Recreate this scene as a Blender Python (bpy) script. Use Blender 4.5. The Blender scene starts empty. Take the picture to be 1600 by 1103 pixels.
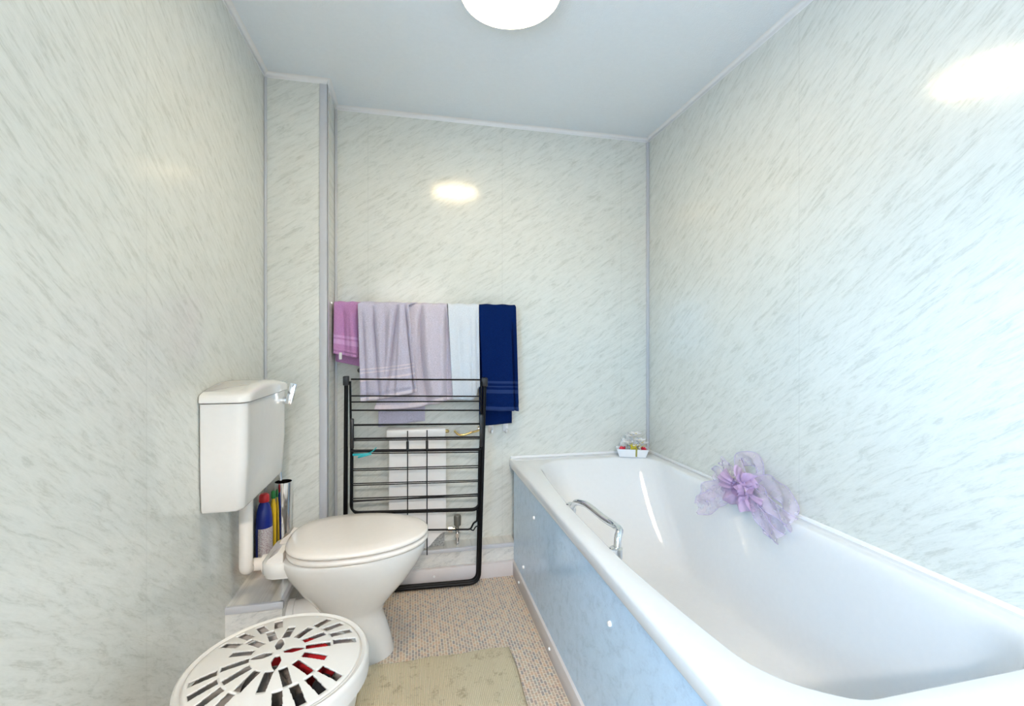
import bpy, bmesh, math, random
from mathutils import Vector, Matrix
PI = math.pi
random.seed(7)
S = bpy.context.scene
COL = S.collection

# ------------------------------------------------------------------ camera
YAW = math.radians(12.40)
cam = bpy.data.cameras.new('camera')
cam.sensor_width = 36.0
cam.lens = 36.0 * 714.0 / 1600.0
cam.shift_y = -8.5 / 1600.0
cam.clip_start = 0.02
co = bpy.data.objects.new('camera', cam)
COL.objects.link(co)
co.location = (0, 0, 1.08)
co.rotation_euler = (PI / 2, 0, -YAW)
S.camera = co

# ------------------------------------------------------------------ view + world + daylight
S.view_settings.view_transform = 'Standard'
S.view_settings.look = 'None'
S.view_settings.gamma = 1.0
S.view_settings.use_curve_mapping = False
S.view_settings.exposure = 0.68
SKY = 42.0
W = bpy.data.worlds.new('world')
S.world = W
W.use_nodes = True
nt = W.node_tree
nt.nodes.clear()
wo = nt.nodes.new('ShaderNodeOutputWorld')
bg = nt.nodes.new('ShaderNodeBackground')
tc = nt.nodes.new('ShaderNodeTexCoord')
sp = nt.nodes.new('ShaderNodeSeparateXYZ')
mr = nt.nodes.new('ShaderNodeMapRange')
mr.inputs['From Min'].default_value = -1
mr.inputs['From Max'].default_value = 1
cr = nt.nodes.new('ShaderNodeValToRGB')
e = cr.color_ramp.elements
e[0].position = 0.485; e[0].color = (0.24, 0.34, 0.46, 1)
e[1].position = 0.505; e[1].color = (0.27, 0.62, 1.0, 1)
z_ = e.new(0.72); z_.color = (0.14, 0.32, 0.54, 1)
nt.links.new(tc.outputs['Generated'], sp.inputs[0])
nt.links.new(sp.outputs['Z'], mr.inputs['Value'])
nt.links.new(mr.outputs[0], cr.inputs[0])
nt.links.new(cr.outputs[0], bg.inputs['Color'])
bg.inputs['Strength'].default_value = SKY
nt.links.new(bg.outputs[0], wo.inputs[0])

# room measures
XL, XR, YB, YF, H = -0.579, 1.232, 2.222, -0.95, 2.188
BX, BY = -0.343, 2.015            # the boxed-in corner: side and face
WY0, WY1, WZ0, WZ1 = -0.55, 0.15, 0.98, 1.66   # window opening in the left wall
VX0, VX1, VZ1, YH = -0.38, 0.42, 1.95, -2.3     # added doorway behind the camera, lintel blocks the fill's reflection; end of added hall
pl = bpy.data.lights.new('window_portal', 'AREA')
pl.shape = 'RECTANGLE'; pl.size = WZ1 - WZ0; pl.size_y = WY1 - WY0
pl.cycles.is_portal = True
po = bpy.data.objects.new('window_portal', pl); COL.objects.link(po)
po.location = (XL - 0.075, (WY0 + WY1) / 2, (WZ0 + WZ1) / 2)
po.rotation_euler = (0, -PI / 2, 0)

hl = bpy.data.lights.new('hall_fill', 'AREA')  # added fill, no known lamp; lifts the radiator, floor and pan
hl.shape = 'DISK'; hl.size = .24; hl.energy = 55; hl.color = (1.0, .90, .82)
ho = bpy.data.objects.new('hall_fill', hl); COL.objects.link(ho)
ho.location = (-.02, -1.45, 2.12)

LAMP = 25.0
LAMP_COL = (1.0, 0.79, 0.48)

# ------------------------------------------------------------------ materials
def newmat(name):
    m = bpy.data.materials.new(name); m.use_nodes = True
    n = m.node_tree.nodes; l = m.node_tree.links
    return m, n, l, n['Principled BSDF']

def mat(name, col, rough=0.4, metal=0.0, noise=0.0, nscale=60.0, bump=0.0, bscale=200.0, coat=0.0, bdist=0.002, sheen=0.0):
    m, n, l, b = newmat(name)
    b.inputs['Base Color'].default_value = (*col, 1)
    b.inputs['Roughness'].default_value = rough
    b.inputs['Metallic'].default_value = metal
    b.inputs['Coat Weight'].default_value = coat
    b.inputs['Sheen Weight'].default_value = sheen
    t = n.new('ShaderNodeTexCoord')
    nz = n.new('ShaderNodeTexNoise'); nz.inputs['Scale'].default_value = nscale
    nz.inputs['Detail'].default_value = 4
    l.new(t.outputs['Object'], nz.inputs['Vector'])
    mx = n.new('ShaderNodeMixRGB'); mx.blend_type = 'MULTIPLY'
    mx.inputs[1].default_value = (*col, 1)
    k = 1 - max(noise, 0.02)
    r = n.new('ShaderNodeValToRGB')
    r.color_ramp.elements[0].position = 0.3; r.color_ramp.elements[0].color = (k, k, k, 1)
    r.color_ramp.elements[1].position = 0.7; r.color_ramp.elements[1].color = (1, 1, 1, 1)
    mx.inputs[0].default_value = 1
    l.new(nz.outputs['Fac'], r.inputs[0]); l.new(r.outputs[0], mx.inputs[2])
    l.new(mx.outputs[0], b.inputs['Base Color'])
    if bump:
        n2 = n.new('ShaderNodeTexNoise'); n2.inputs['Scale'].default_value = bscale
        n2.inputs['Detail'].default_value = 3
        l.new(t.outputs['Object'], n2.inputs['Vector'])
        bp = n.new('ShaderNodeBump'); bp.inputs['Strength'].default_value = bump
        bp.inputs['Distance'].default_value = bdist
        l.new(n2.outputs['Fac'], bp.inputs['Height']); l.new(bp.outputs[0], b.inputs['Normal'])
    return m

def math_node(n, l, op, a, b=None):
    k = n.new('ShaderNodeMath'); k.operation = op
    for i, v in enumerate((a, b)):
        if v is None: continue
        if isinstance(v, (int, float)): k.inputs[i].default_value = v
        else: l.new(v, k.inputs[i])
    return k.outputs[0]

def marble(name, base, vein, axis, sign, theta, joint=None, along=7.5, across=42.0, lo=0.38, hi=0.60, rough=0.13, fleck=0.35):
    """glossy wet-wall panel: diagonal streaks in the plane of (axis, z) and hairline panel joints"""
    m, n, l, b = newmat(name)
    t = n.new('ShaderNodeTexCoord'); s = n.new('ShaderNodeSeparateXYZ')
    l.new(t.outputs['Object'], s.inputs[0])
    u = math_node(n, l, 'MULTIPLY', s.outputs[axis], sign)
    v = s.outputs['Z']
    c, sn = math.cos(theta), math.sin(theta)
    a = math_node(n, l, 'ADD', math_node(n, l, 'MULTIPLY', u, c), math_node(n, l, 'MULTIPLY', v, sn))
    d = math_node(n, l, 'SUBTRACT', math_node(n, l, 'MULTIPLY', v, c), math_node(n, l, 'MULTIPLY', u, sn))
    cb = n.new('ShaderNodeCombineXYZ')
    l.new(math_node(n, l, 'MULTIPLY', a, along), cb.inputs[0])
    l.new(math_node(n, l, 'MULTIPLY', d, across), cb.inputs[1])
    nz = n.new('ShaderNodeTexNoise'); nz.inputs['Scale'].default_value = 1.6
    nz.inputs['Detail'].default_value = 7; nz.inputs['Roughness'].default_value = 0.62
    nz.inputs['Distortion'].default_value = 0.9
    l.new(cb.outputs[0], nz.inputs['Vector'])
    nz2 = n.new('ShaderNodeTexNoise'); nz2.inputs['Scale'].default_value = 9.0
    nz2.inputs['Detail'].default_value = 5; nz2.inputs['Roughness'].default_value = 0.7
    l.new(cb.outputs[0], nz2.inputs['Vector'])
    f = math_node(n, l, 'ADD', math_node(n, l, 'MULTIPLY', nz.outputs['Fac'], 1 - fleck), math_node(n, l, 'MULTIPLY', nz2.outputs['Fac'], fleck))
    r = n.new('ShaderNodeValToRGB')
    r.color_ramp.elements[0].position = lo; r.color_ramp.elements[0].color = (*vein, 1)
    r.color_ramp.elements[1].position = hi; r.color_ramp.elements[1].color = (*base, 1)
    mid = r.color_ramp.elements.new(lo + (hi - lo) * 0.45)
    mid.color = tuple(vein[i] * 0.30 + base[i] * 0.70 for i in range(3)) + (1,)
    l.new(f, r.inputs[0])
    out = r.outputs[0]
    if joint:
        period, off = joint
        q = math_node(n, l, 'PINGPONG', math_node(n, l, 'ADD', s.outputs[axis], off), period / 2)
        lt = math_node(n, l, 'LESS_THAN', q, 0.0011)
        mx = n.new('ShaderNodeMixRGB'); mx.inputs[2].default_value = (base[0] * .68, base[1] * .68, base[2] * .68, 1)
        l.new(math_node(n, l, 'MULTIPLY', lt, 0.4), mx.inputs[0]); l.new(out, mx.inputs[1])
        out = mx.outputs[0]
    l.new(out, b.inputs['Base Color'])
    b.inputs['Roughness'].default_value = rough
    bp = n.new('ShaderNodeBump'); bp.inputs['Strength'].default_value = 0.06; bp.inputs['Distance'].default_value = 0.004
    n3 = n.new('ShaderNodeTexNoise'); n3.inputs['Scale'].default_value = 45
    l.new(t.outputs['Object'], n3.inputs['Vector'])
    l.new(n3.outputs['Fac'], bp.inputs['Height']); l.new(bp.outputs[0], b.inputs['Normal'])
    return m

WALLC, VEIN = (0.735, 0.742, 0.69), (0.575, 0.585, 0.53)
M = {}
M['wall_back'] = marble('marbled_panel_back', WALLC, VEIN, 'X', 1, math.radians(33), (0.637, 0.198))
M['wall_right'] = marble('marbled_panel_right', WALLC, VEIN, 'Y', -1, math.radians(36), (0.637, -1.889 + 0.637 * 4))
M['wall_left'] = marble('marbled_panel_left', WALLC, VEIN, 'Y', -1, math.radians(36), (0.637, 0.1))
M['panel_bath'] = marble('marbled_bath_panel', (0.58, 0.75, 0.91), (0.45, 0.59, 0.74), 'Y', -1, math.radians(38), (1.2, -1.117), 14, 22, .34, .66)
M['ledge'] = marble('marbled_ledge', (0.74, 0.73, 0.69), (0.50, 0.50, 0.48), 'X', 1, math.radians(20), None, 8, 20)
M['trim_grey'] = mat('grey_plastic_trim', (0.56, 0.57, 0.60), 0.3)
M['trim_white'] = mat('white_plastic_trim', (0.84, 0.84, 0.84), 0.28)
M['skirting'] = mat('skirting_plastic', (0.69, 0.65, 0.645), 0.3)
M['speckled'] = mat('speckled_grey_offcut', (0.52, 0.52, 0.50), 0.3, noise=.6, nscale=120)
M['ceiling'] = mat('stippled_ceiling', (0.83, 0.89, 0.94), 0.75, bump=0.35, bscale=170, bdist=0.003)
M['porcelain'] = mat('white_porcelain', (0.79, 0.77, 0.73), 0.08, coat=0.3)
M['seat'] = mat('white_seat_plastic', (0.85, 0.80, 0.74), 0.16)
M['acrylic'] = mat('white_acrylic', (0.75, 0.76, 0.765), 0.07, coat=0.4)
M['bin'] = mat('white_bin_plastic', (0.66, 0.63, 0.585), 0.3)
M['bin_mark'] = mat('moulded_mark', (0.35, 0.34, 0.33), 0.5)
M['chrome'] = mat('chrome', (0.80, 0.82, 0.85), 0.08, 1.0)
M['brass'] = mat('brass', (0.80, 0.56, 0.22), 0.2, 1.0)
M['grey_metal'] = mat('satin_grey_metal', (0.20, 0.19, 0.16), 0.35, 0.5)
M['black'] = mat('black_powder_coat', (0.003, 0.003, 0.004), 0.42)
M['black'].node_tree.nodes['Principled BSDF'].inputs['Specular IOR Level'].default_value = .22
M['black_cap'] = mat('black_plastic', (0.008, 0.009, 0.012), 0.35)
M['radiator'] = mat('white_enamel', (0.90, 0.88, 0.86), 0.25)
M['lilac'] = mat('pink_lilac_terry', (0.62, 0.30, 0.60), 0.95, noise=.25, nscale=330, bump=1.0, bscale=260, sheen=.3)
M['beige'] = mat('beige_lavender_terry', (0.67, 0.63, 0.78), 0.95, noise=.30, nscale=330, bump=1.0, bscale=260, sheen=.3)
M['rose'] = mat('pale_rose_terry', (0.71, 0.65, 0.76), 0.95, noise=.28, nscale=330, bump=1.0, bscale=260, sheen=.3)
M['pale'] = mat('pale_grey_terry', (0.74, 0.79, 0.86), 0.95, noise=.15, nscale=330, bump=1.0, bscale=260, sheen=.3)
M['navy'] = mat('navy_terry', (0.002, 0.017, 0.105), 1.0, noise=.35, nscale=330, bump=1.0, bscale=260)
M['navy'].node_tree.nodes['Principled BSDF'].inputs['Specular IOR Level'].default_value = .1
M['lilac_band'] = mat('lilac_woven_band', (0.70, 0.40, 0.70), .85, noise=.1, nscale=90)
M['beige_band'] = mat('beige_woven_band', (0.78, 0.70, 0.78), .85, noise=.1, nscale=90)
M['navy_band'] = mat('navy_woven_band', (0.003, 0.025, 0.13), .85, noise=.1, nscale=90)
M['tag'] = mat('white_cloth_tag', (0.8, 0.8, 0.78), 0.8)
M['blue'] = mat('blue_bottle_plastic', (0.008, 0.025, 0.26), 0.22)
M['red'] = mat('red_plastic', (0.60, 0.015, 0.02), 0.3)
M['yellow'] = mat('yellow_bottle_plastic', (0.80, 0.52, 0.02), 0.25)
M['green'] = mat('green_cap_plastic', (0.02, 0.22, 0.05), 0.3)
M['teal'] = mat('teal_peg_plastic', (0.01, 0.42, 0.46), 0.3)
M['cloth_red'] = mat('red_cloth', (0.55, 0.01, 0.015), 0.9, bump=.4, bscale=300)
M['cloth_dark'] = mat('black_cloth', (0.012, 0.012, 0.014), 0.9, bump=.4, bscale=300)
M['cloth_taupe'] = mat('mottled_taupe_cloth', (0.30, 0.25, 0.21), 0.95, noise=.7, nscale=40, bump=.6, bscale=200)

def label_paper():
    m, n, l, b = newmat('printed_label')
    t = n.new('ShaderNodeTexCoord')
    mp = n.new('ShaderNodeMapping'); mp.inputs['Scale'].default_value = (260, 260, 420)
    nz = n.new('ShaderNodeTexNoise'); nz.inputs['Scale'].default_value = 1.0; nz.inputs['Detail'].default_value = 2
    l.new(t.outputs['Object'], mp.inputs[0]); l.new(mp.outputs[0], nz.inputs['Vector'])
    r = n.new('ShaderNodeValToRGB'); r.color_ramp.interpolation = 'CONSTANT'
    r.color_ramp.elements[0].color = (0.40, 0.30, 0.34, 1); r.color_ramp.elements[1].position = 0.46
    r.color_ramp.elements[1].color = (0.62, 0.60, 0.62, 1)
    l.new(nz.outputs['Fac'], r.inputs[0]); l.new(r.outputs[0], b.inputs['Base Color'])
    b.inputs['Roughness'].default_value = .4
    return m
M['label'] = label_paper()

def floor_mat():
    m, n, l, b = newmat('mosaic_vinyl')
    t = n.new('ShaderNodeTexCoord'); s = n.new('ShaderNodeSeparateXYZ')
    l.new(t.outputs['Object'], s.inputs[0])
    cb = n.new('ShaderNodeCombineXYZ')
    l.new(s.outputs['Y'], cb.inputs[0]); l.new(s.outputs['X'], cb.inputs[1])
    br = n.new('ShaderNodeTexBrick')
    br.inputs['Scale'].default_value = 1.0
    br.inputs['Brick Width'].default_value = 0.0205
    br.inputs['Row Height'].default_value = 0.0104
    br.inputs['Mortar Size'].default_value = 0.0013
    br.inputs['Mortar Smooth'].default_value = 0.2
    br.inputs['Bias'].default_value = -0.15
    br.inputs['Color1'].default_value = (0.60, 0.47, 0.35, 1)
    br.inputs['Color2'].default_value = (0.28, 0.28, 0.30, 1)
    br.inputs['Mortar'].default_value = (0.78, 0.70, 0.60, 1)
    l.new(cb.outputs[0], br.inputs['Vector'])
    nz = n.new('ShaderNodeTexNoise'); nz.inputs['Scale'].default_value = 70; nz.inputs['Detail'].default_value = 2
    l.new(t.outputs['Object'], nz.inputs['Vector'])
    r = n.new('ShaderNodeValToRGB')
    r.color_ramp.elements[0].position = .35; r.color_ramp.elements[0].color = (0.98, 0.86, 0.80, 1)
    r.color_ramp.elements[1].position = .65; r.color_ramp.elements[1].color = (0.92, 1.0, 1.0, 1)
    l.new(nz.outputs['Fac'], r.inputs[0])
    mx = n.new('ShaderNodeMixRGB'); mx.blend_type = 'MULTIPLY'; mx.inputs[0].default_value = 1
    l.new(br.outputs['Color'], mx.inputs[1]); l.new(r.outputs[0], mx.inputs[2])
    l.new(mx.outputs[0], b.inputs['Base Color'])
    b.inputs['Roughness'].default_value = 0.45
    return m
M['floor'] = floor_mat()

def mat_rug():
    m, n, l, b = newmat('woven_bath_mat')
    t = n.new('ShaderNodeTexCoord')
    wv = n.new('ShaderNodeTexWave'); wv.bands_direction = 'X'; wv.inputs['Scale'].default_value = 55
    wv.inputs['Distortion'].default_value = 1.2; wv.inputs['Detail'].default_value = 2; wv.inputs['Detail Scale'].default_value = 6
    l.new(t.outputs['Object'], wv.inputs['Vector'])
    nz = n.new('ShaderNodeTexNoise'); nz.inputs['Scale'].default_value = 26; nz.inputs['Detail'].default_value = 6
    nz.inputs['Roughness'].default_value = .75
    l.new(t.outputs['Object'], nz.inputs['Vector'])
    r = n.new('ShaderNodeValToRGB')
    r.color_ramp.elements[0].position = .33; r.color_ramp.elements[0].color = (0.46, 0.38, 0.25, 1)
    r.color_ramp.elements[1].position = .46; r.color_ramp.elements[1].color = (0.70, 0.61, 0.43, 1)
    l.new(nz.outputs['Fac'], r.inputs[0])
    mx = n.new('ShaderNodeMixRGB'); mx.blend_type = 'MULTIPLY'; mx.inputs[0].default_value = .22
    l.new(r.outputs[0], mx.inputs[1]); l.new(wv.outputs['Color'], mx.inputs[2])
    l.new(mx.outputs[0], b.inputs['Base Color'])
    b.inputs['Roughness'].default_value = 1
    bp = n.new('ShaderNodeBump'); bp.inputs['Strength'].default_value = .7; bp.inputs['Distance'].default_value = .003
    l.new(wv.outputs['Fac'], bp.inputs['Height']); l.new(bp.outputs[0], b.inputs['Normal'])
    return m
M['rug'] = mat_rug()

def sheer(name, col, alpha, rough=.5):
    m, n, l, b = newmat(name)
    b.inputs['Base Color'].default_value = (*col, 1); b.inputs['Roughness'].default_value = rough
    t = n.new('ShaderNodeTexCoord')
    nz = n.new('ShaderNodeTexNoise'); nz.inputs['Scale'].default_value = 40
    l.new(t.outputs['Object'], nz.inputs['Vector'])
    mr_ = n.new('ShaderNodeMapRange'); mr_.inputs['To Min'].default_value = alpha - .1; mr_.inputs['To Max'].default_value = alpha + .1
    l.new(nz.outputs['Fac'], mr_.inputs['Value'])
    l.new(mr_.outputs[0], b.inputs['Alpha'])
    return m
M['organza'] = sheer('lilac_organza', (0.62, 0.52, 0.70), .36)
M['organza_edge'] = mat('lilac_organza_edge', (0.44, 0.38, 0.58), .6)
M['organza_dense'] = sheer('lilac_organza_gathered', (0.58, 0.40, 0.62), .72)
M['film'] = sheer('clear_film', (0.90, 0.90, 0.90), .36, .3)
M['petal'] = mat('white_petal', (0.88, 0.87, 0.86), .5)
M['petal_red'] = mat('red_petal', (0.62, 0.02, 0.05), .5)
M['stamen'] = mat('yellow_stamen', (0.62, 0.50, 0.03), .5)
M['stem'] = mat('olive_stem', (0.32, 0.30, 0.06), .6)
M['tray'] = mat('white_ceramic', (0.80, 0.81, 0.83), .2)
M['upvc'] = mat('white_upvc', (0.82, 0.82, 0.82), .25)
M['door'] = mat('white_door_paint', (0.80, 0.80, 0.78), .35)

def glass_mat():
    m, n, l, b = newmat('window_glass')
    n.remove(b)
    o = n['Material Output']
    tr = n.new('ShaderNodeBsdfTransparent'); gl = n.new('ShaderNodeBsdfGlossy'); gl.inputs['Roughness'].default_value = .02
    mx = n.new('ShaderNodeMixShader')
    mx.inputs[0].default_value = .06; l.new(tr.outputs[0], mx.inputs[1]); l.new(gl.outputs[0], mx.inputs[2])
    l.new(mx.outputs[0], o.inputs[0])
    return m
M['glass'] = glass_mat()

def lamp_mat():
    m, n, l, b = newmat('lit_opal_diffuser')
    b.inputs['Base Color'].default_value = (.9, .9, .88, 1)
    b.inputs['Emission Color'].default_value = (*LAMP_COL, 1)
    b.inputs['Emission Strength'].default_value = LAMP
    return m
M['lamp'] = lamp_mat()

# ------------------------------------------------------------------ mesh tools
class MB:
    def __init__(s): s.v = []; s.f = []; s.mi = []
    def add(s, v, f, mi=0):
        o = len(s.v); s.v += [tuple(p) for p in v]
        s.f += [tuple(i + o for i in q) for q in f]; s.mi += [mi] * len(f)
        return s
    def box(s, x0, x1, y0, y1, z0, z1, bevel=0.0, seg=2, mtx=None, mi=0):
        bm = bmesh.new()
        bmesh.ops.create_cube(bm, size=1)
        for v in bm.verts:
            v.co = Vector(((x0 + x1) / 2 + v.co.x * (x1 - x0), (y0 + y1) / 2 + v.co.y * (y1 - y0), (z0 + z1) / 2 + v.co.z * (z1 - z0)))
        if bevel:
            bmesh.ops.bevel(bm, geom=list(bm.edges), offset=bevel, segments=seg, affect='EDGES', profile=.5)
        if mtx is not None: bmesh.ops.transform(bm, matrix=mtx, verts=bm.verts)
        bm.verts.index_update()
        s.add([v.co[:] for v in bm.verts], [[v.index for v in f.verts] for f in bm.faces], mi)
        bm.free(); return s
    def tube(s, pts, r, n=12, closed=False, cap=True, mi=0, flat=1.0):
        P = [Vector(p) for p in pts]; k = len(P)
        R = r if isinstance(r, (list, tuple)) else [r] * k
        T = []
        for i in range(k):
            a = P[(i - 1) % k] if (closed or i > 0) else P[i]
            b = P[(i + 1) % k] if (closed or i < k - 1) else P[i]
            T.append((b - a).normalized())
        u = T[0].orthogonal().normalized()
        vs = []
        for i in range(k):
            u = (u - T[i] * u.dot(T[i])).normalized(); w = T[i].cross(u)
            for j in range(n):
                an = 2 * PI * j / n
                vs.append(P[i] + (u * math.cos(an) + w * math.sin(an) * flat) * R[i])
        fs = []
        for i in range(k if closed else k - 1):
            i2 = (i + 1) % k
            for j in range(n):
                fs.append((i * n + j, i * n + (j + 1) % n, i2 * n + (j + 1) % n, i2 * n + j))
        if cap and not closed:
            fs.append(tuple(range(n - 1, -1, -1))); fs.append(tuple((k - 1) * n + j for j in range(n)))
        return s.add(vs, fs, mi)
    def loft(s, loops, cap0=True, cap1=True, mi=0):
        n = len(loops[0]); vs = [p for L in loops for p in L]; fs = []
        for i in range(len(loops) - 1):
            for j in range(n):
                fs.append((i * n + j, i * n + (j + 1) % n, (i + 1) * n + (j + 1) % n, (i + 1) * n + j))
        if cap0: fs.append(tuple(range(n - 1, -1, -1)))
        if cap1: fs.append(tuple((len(loops) - 1) * n + j for j in range(n)))
        return s.add(vs, fs, mi)
    def lathe(s, prof, c=(0, 0, 0), n=32, cap0=True, cap1=True, axis='z', mi=0):
        L = []
        for (r, h) in prof:
            loop = []
            for j in range(n):
                a = 2 * PI * j / n; p = (r * math.cos(a), r * math.sin(a), h)
                if axis == 'x': p = (h, r * math.cos(a), r * math.sin(a))
                if axis == 'y': p = (r * math.sin(a), h, r * math.cos(a))
                loop.append((c[0] + p[0], c[1] + p[1], c[2] + p[2]))
            L.append(loop)
        return s.loft(L, cap0, cap1, mi)
    def grid(s, fn, nu, nv, mi=0):
        vs = [fn(i / nu, j / nv) for j in range(nv + 1) for i in range(nu + 1)]
        fs = [(j * (nu + 1) + i, j * (nu + 1) + i + 1, (j + 1) * (nu + 1) + i + 1, (j + 1) * (nu + 1) + i) for j in range(nv) for i in range(nu)]
        return s.add(vs, fs, mi)
    def build(s, name, mats, parent=None, smooth=True, origin=None, angle=40, solid=0.0, soff=0.0, subsurf=0, fix=True):
        me = bpy.data.meshes.new(name)
        if parent is not None and origin is None: org = Vector(parent.get('_o', (0, 0, 0)))
        elif origin == 'base':
            xs = [p[0] for p in s.v]; ys = [p[1] for p in s.v]; zs = [p[2] for p in s.v]
            org = Vector(((min(xs) + max(xs)) / 2, (min(ys) + max(ys)) / 2, min(zs)))
        else: org = Vector(origin) if origin else Vector((0, 0, 0))
        me.from_pydata([tuple(Vector(p) - org) for p in s.v], [], s.f)
        for m in (mats if isinstance(mats, (list, tuple)) else [mats]): me.materials.append(m)
        for i, p in enumerate(me.polygons): p.material_index = s.mi[i]
        if fix:
            bm = bmesh.new(); bm.from_mesh(me)
            bmesh.ops.recalc_face_normals(bm, faces=bm.faces)
            bm.to_mesh(me); bm.free()
        if smooth:
            me.shade_smooth()
            me.set_sharp_from_angle(angle=math.radians(angle))
        me.update()
        o = bpy.data.objects.new(name, me); COL.objects.link(o)
        if parent is not None:
            o.parent = parent
            o['_o'] = tuple(org)
        else:
            o.location = org
            o['_o'] = tuple(org)
        if solid:
            md = o.modifiers.new('thickness', 'SOLIDIFY'); md.thickness = solid; md.offset = soff
        if subsurf:
            md = o.modifiers.new('smooth', 'SUBSURF'); md.levels = subsurf; md.render_levels = subsurf
        return o

def tag(o, label, cat, group=None):
    o['label'] = label; o['category'] = cat
    if group: o['group'] = group
    return o
def thing(name, loc, label, cat, group=None):
    o = bpy.data.objects.new(name, None); COL.objects.link(o)
    o.location = loc; o.empty_display_size = .05; o['_o'] = tuple(loc)
    return tag(o, label, cat, group)
def struct(o, label=None):
    o['kind'] = 'structure'
    if label: o['label'] = label
    return o
def rounded(pts, r, n=6):
    P = [Vector(p) for p in pts]; out = [P[0]]
    for i in range(1, len(P) - 1):
        a = (P[i - 1] - P[i]); b = (P[i + 1] - P[i])
        rr = min(r, a.length * .49, b.length * .49)
        p0 = P[i] + a.normalized() * rr; p1 = P[i] + b.normalized() * rr
        for k in range(n + 1):
            t = k / n
            out.append(p0 * (1 - t) ** 2 + P[i] * 2 * t * (1 - t) + p1 * t * t)
    out.append(P[-1]); return out
def spline(pts, n=8):
    P = [Vector(p) for p in pts]; out = []
    for i in range(len(P) - 1):
        p0 = P[max(i - 1, 0)]; p1 = P[i]; p2 = P[i + 1]; p3 = P[min(i + 2, len(P) - 1)]
        for k in range(n):
            t = k / n
            out.append(.5 * ((2 * p1) + (p2 - p0) * t + (2 * p0 - 5 * p1 + 4 * p2 - p3) * t * t + (3 * p1 - p0 - 3 * p2 + p3) * t ** 3))
    out.append(P[-1]); return out

# ------------------------------------------------------------------ the room
T = 0.06
struct(MB().box(XL - .3, XR + T, YH - T, YB + T, -T, 0).build('floor', M['floor'], smooth=False))
struct(MB().box(XL - .3, XR + T, YH - T, YB + T, H, H + T).build('ceiling', M['ceiling'], smooth=False))
struct(MB().box(BX, XR, YB, YB + T, 0, H).build('wall_back', M['wall_back'], smooth=False))
struct(MB().box(XR, XR + T, YF, YB, 0, H).build('wall_right', M['wall_right'], smooth=False))
b = MB()
b.box(XL - T, XL, YF, WY0, 0, H).box(XL - T, XL, WY1, BY, 0, H).box(XL - T, XL, WY0, WY1, 0, WZ0).box(XL - T, XL, WY0, WY1, WZ1, H)
struct(b.build('wall_left', M['wall_left'], smooth=False))
b = MB()
b.box(XL, VX0, YF - T, YF, 0, H).box(VX1, XR, YF - T, YF, 0, H).box(VX0, VX1, YF - T, YF, VZ1, H)
struct(b.build('wall_front', M['wall_back'], smooth=False))
struct(MB().box(XL - .3, XR + T, YH - T, YH, 0, H).build('wall_added_hall_end', M['door'], smooth=False))  # unseen hall, invented to carry the fill light
struct(MB().box(XL - .3, XL - .3 + T, YH, YF - T, 0, H).build('wall_added_hall_left', M['door'], smooth=False))
struct(MB().box(XR, XR + T, YH, YF - T, 0, H).build('wall_added_hall_right', M['door'], smooth=False))
struct(MB().box(XL - T, BX, BY, YB + T, 0, H).build('wall_alcove', M['wall_back'], smooth=False))

# window in the left wall, beside the camera
wf = MB()
fx0, fx1 = XL - T, XL + .008
for (y0, y1, z0, z1) in ((WY0, WY1, WZ0, WZ0 + .05), (WY0, WY1, WZ1 - .05, WZ1), (WY0, WY0 + .05, WZ0 + .05, WZ1 - .05), (WY1 - .05, WY1, WZ0 + .05, WZ1 - .05)):
    wf.box(fx0, fx1, y0, y1, z0, z1, .004)
wo_ = struct(wf.build('window_1', M['upvc']))
MB().box(XL - .036, XL - .032, WY0 + .048, WY1 - .048, WZ0 + .048, WZ1 - .048).build('pane', M['glass'], wo_, smooth=False)
MB().box(XL, XL + .05, WY0 - .02, WY1 + .02, WZ0 - .022, WZ0 - .001, .004).build('sill', M['upvc'], wo_)
# frame of the unseen doorway, opened behind the camera to admit the fill
df = MB().box(VX0 - .06, VX0, YF, YF + .012, 0, VZ1 + .06, .003).box(VX1, VX1 + .06, YF, YF + .012, 0, VZ1 + .06, .003).box(VX0, VX1, YF, YF + .012, VZ1, VZ1 + .06, .003)
struct(df.build('door_1', M['door']))

# coving: quarter-round white strips under the ceiling
def cove(name, p0, p1, nrm, size=.018, m0=0.0, m1=0.0):
    """strip from p0 to p1 (xy), nrm points into the room; m0/m1 lengthen the room-side edge for mitres"""
    p0 = Vector((*p0, 0)); p1 = Vector((*p1, 0)); nv = Vector((*nrm, 0)); d_ = (p1 - p0).normalized()
    prof = [(0, 0), (0, -size)] + [(size * (1 - math.cos(a)), -size * (1 - math.sin(a))) for a in [PI / 2 * k / 6 for k in range(0, 7)]][1:]
    L = []
    for p, mm in ((p0, m0), (p1, m1)):
        L.append([tuple(p + nv * a + d_ * (mm * a / size) + Vector((0, 0, H + z))) for a, z in prof])
    return struct(MB().loft(L).build(name, M['trim_white'], angle=50))
cs = .018
cove('trim_1', (BX, YB), (XR, YB), (0, -1), cs, cs, -cs)
cove('trim_2', (XR, YB), (XR, YF), (-1, 0), cs, cs, -cs)
cove('trim_3', (BX, YB), (BX, BY), (1, 0), cs, cs, cs)
cove('trim_4', (XL, BY), (BX, BY), (0, -1), cs, cs, cs)
cove('trim_5', (XL, BY), (XL, YF), (1, 0), cs, cs, -cs)
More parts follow.
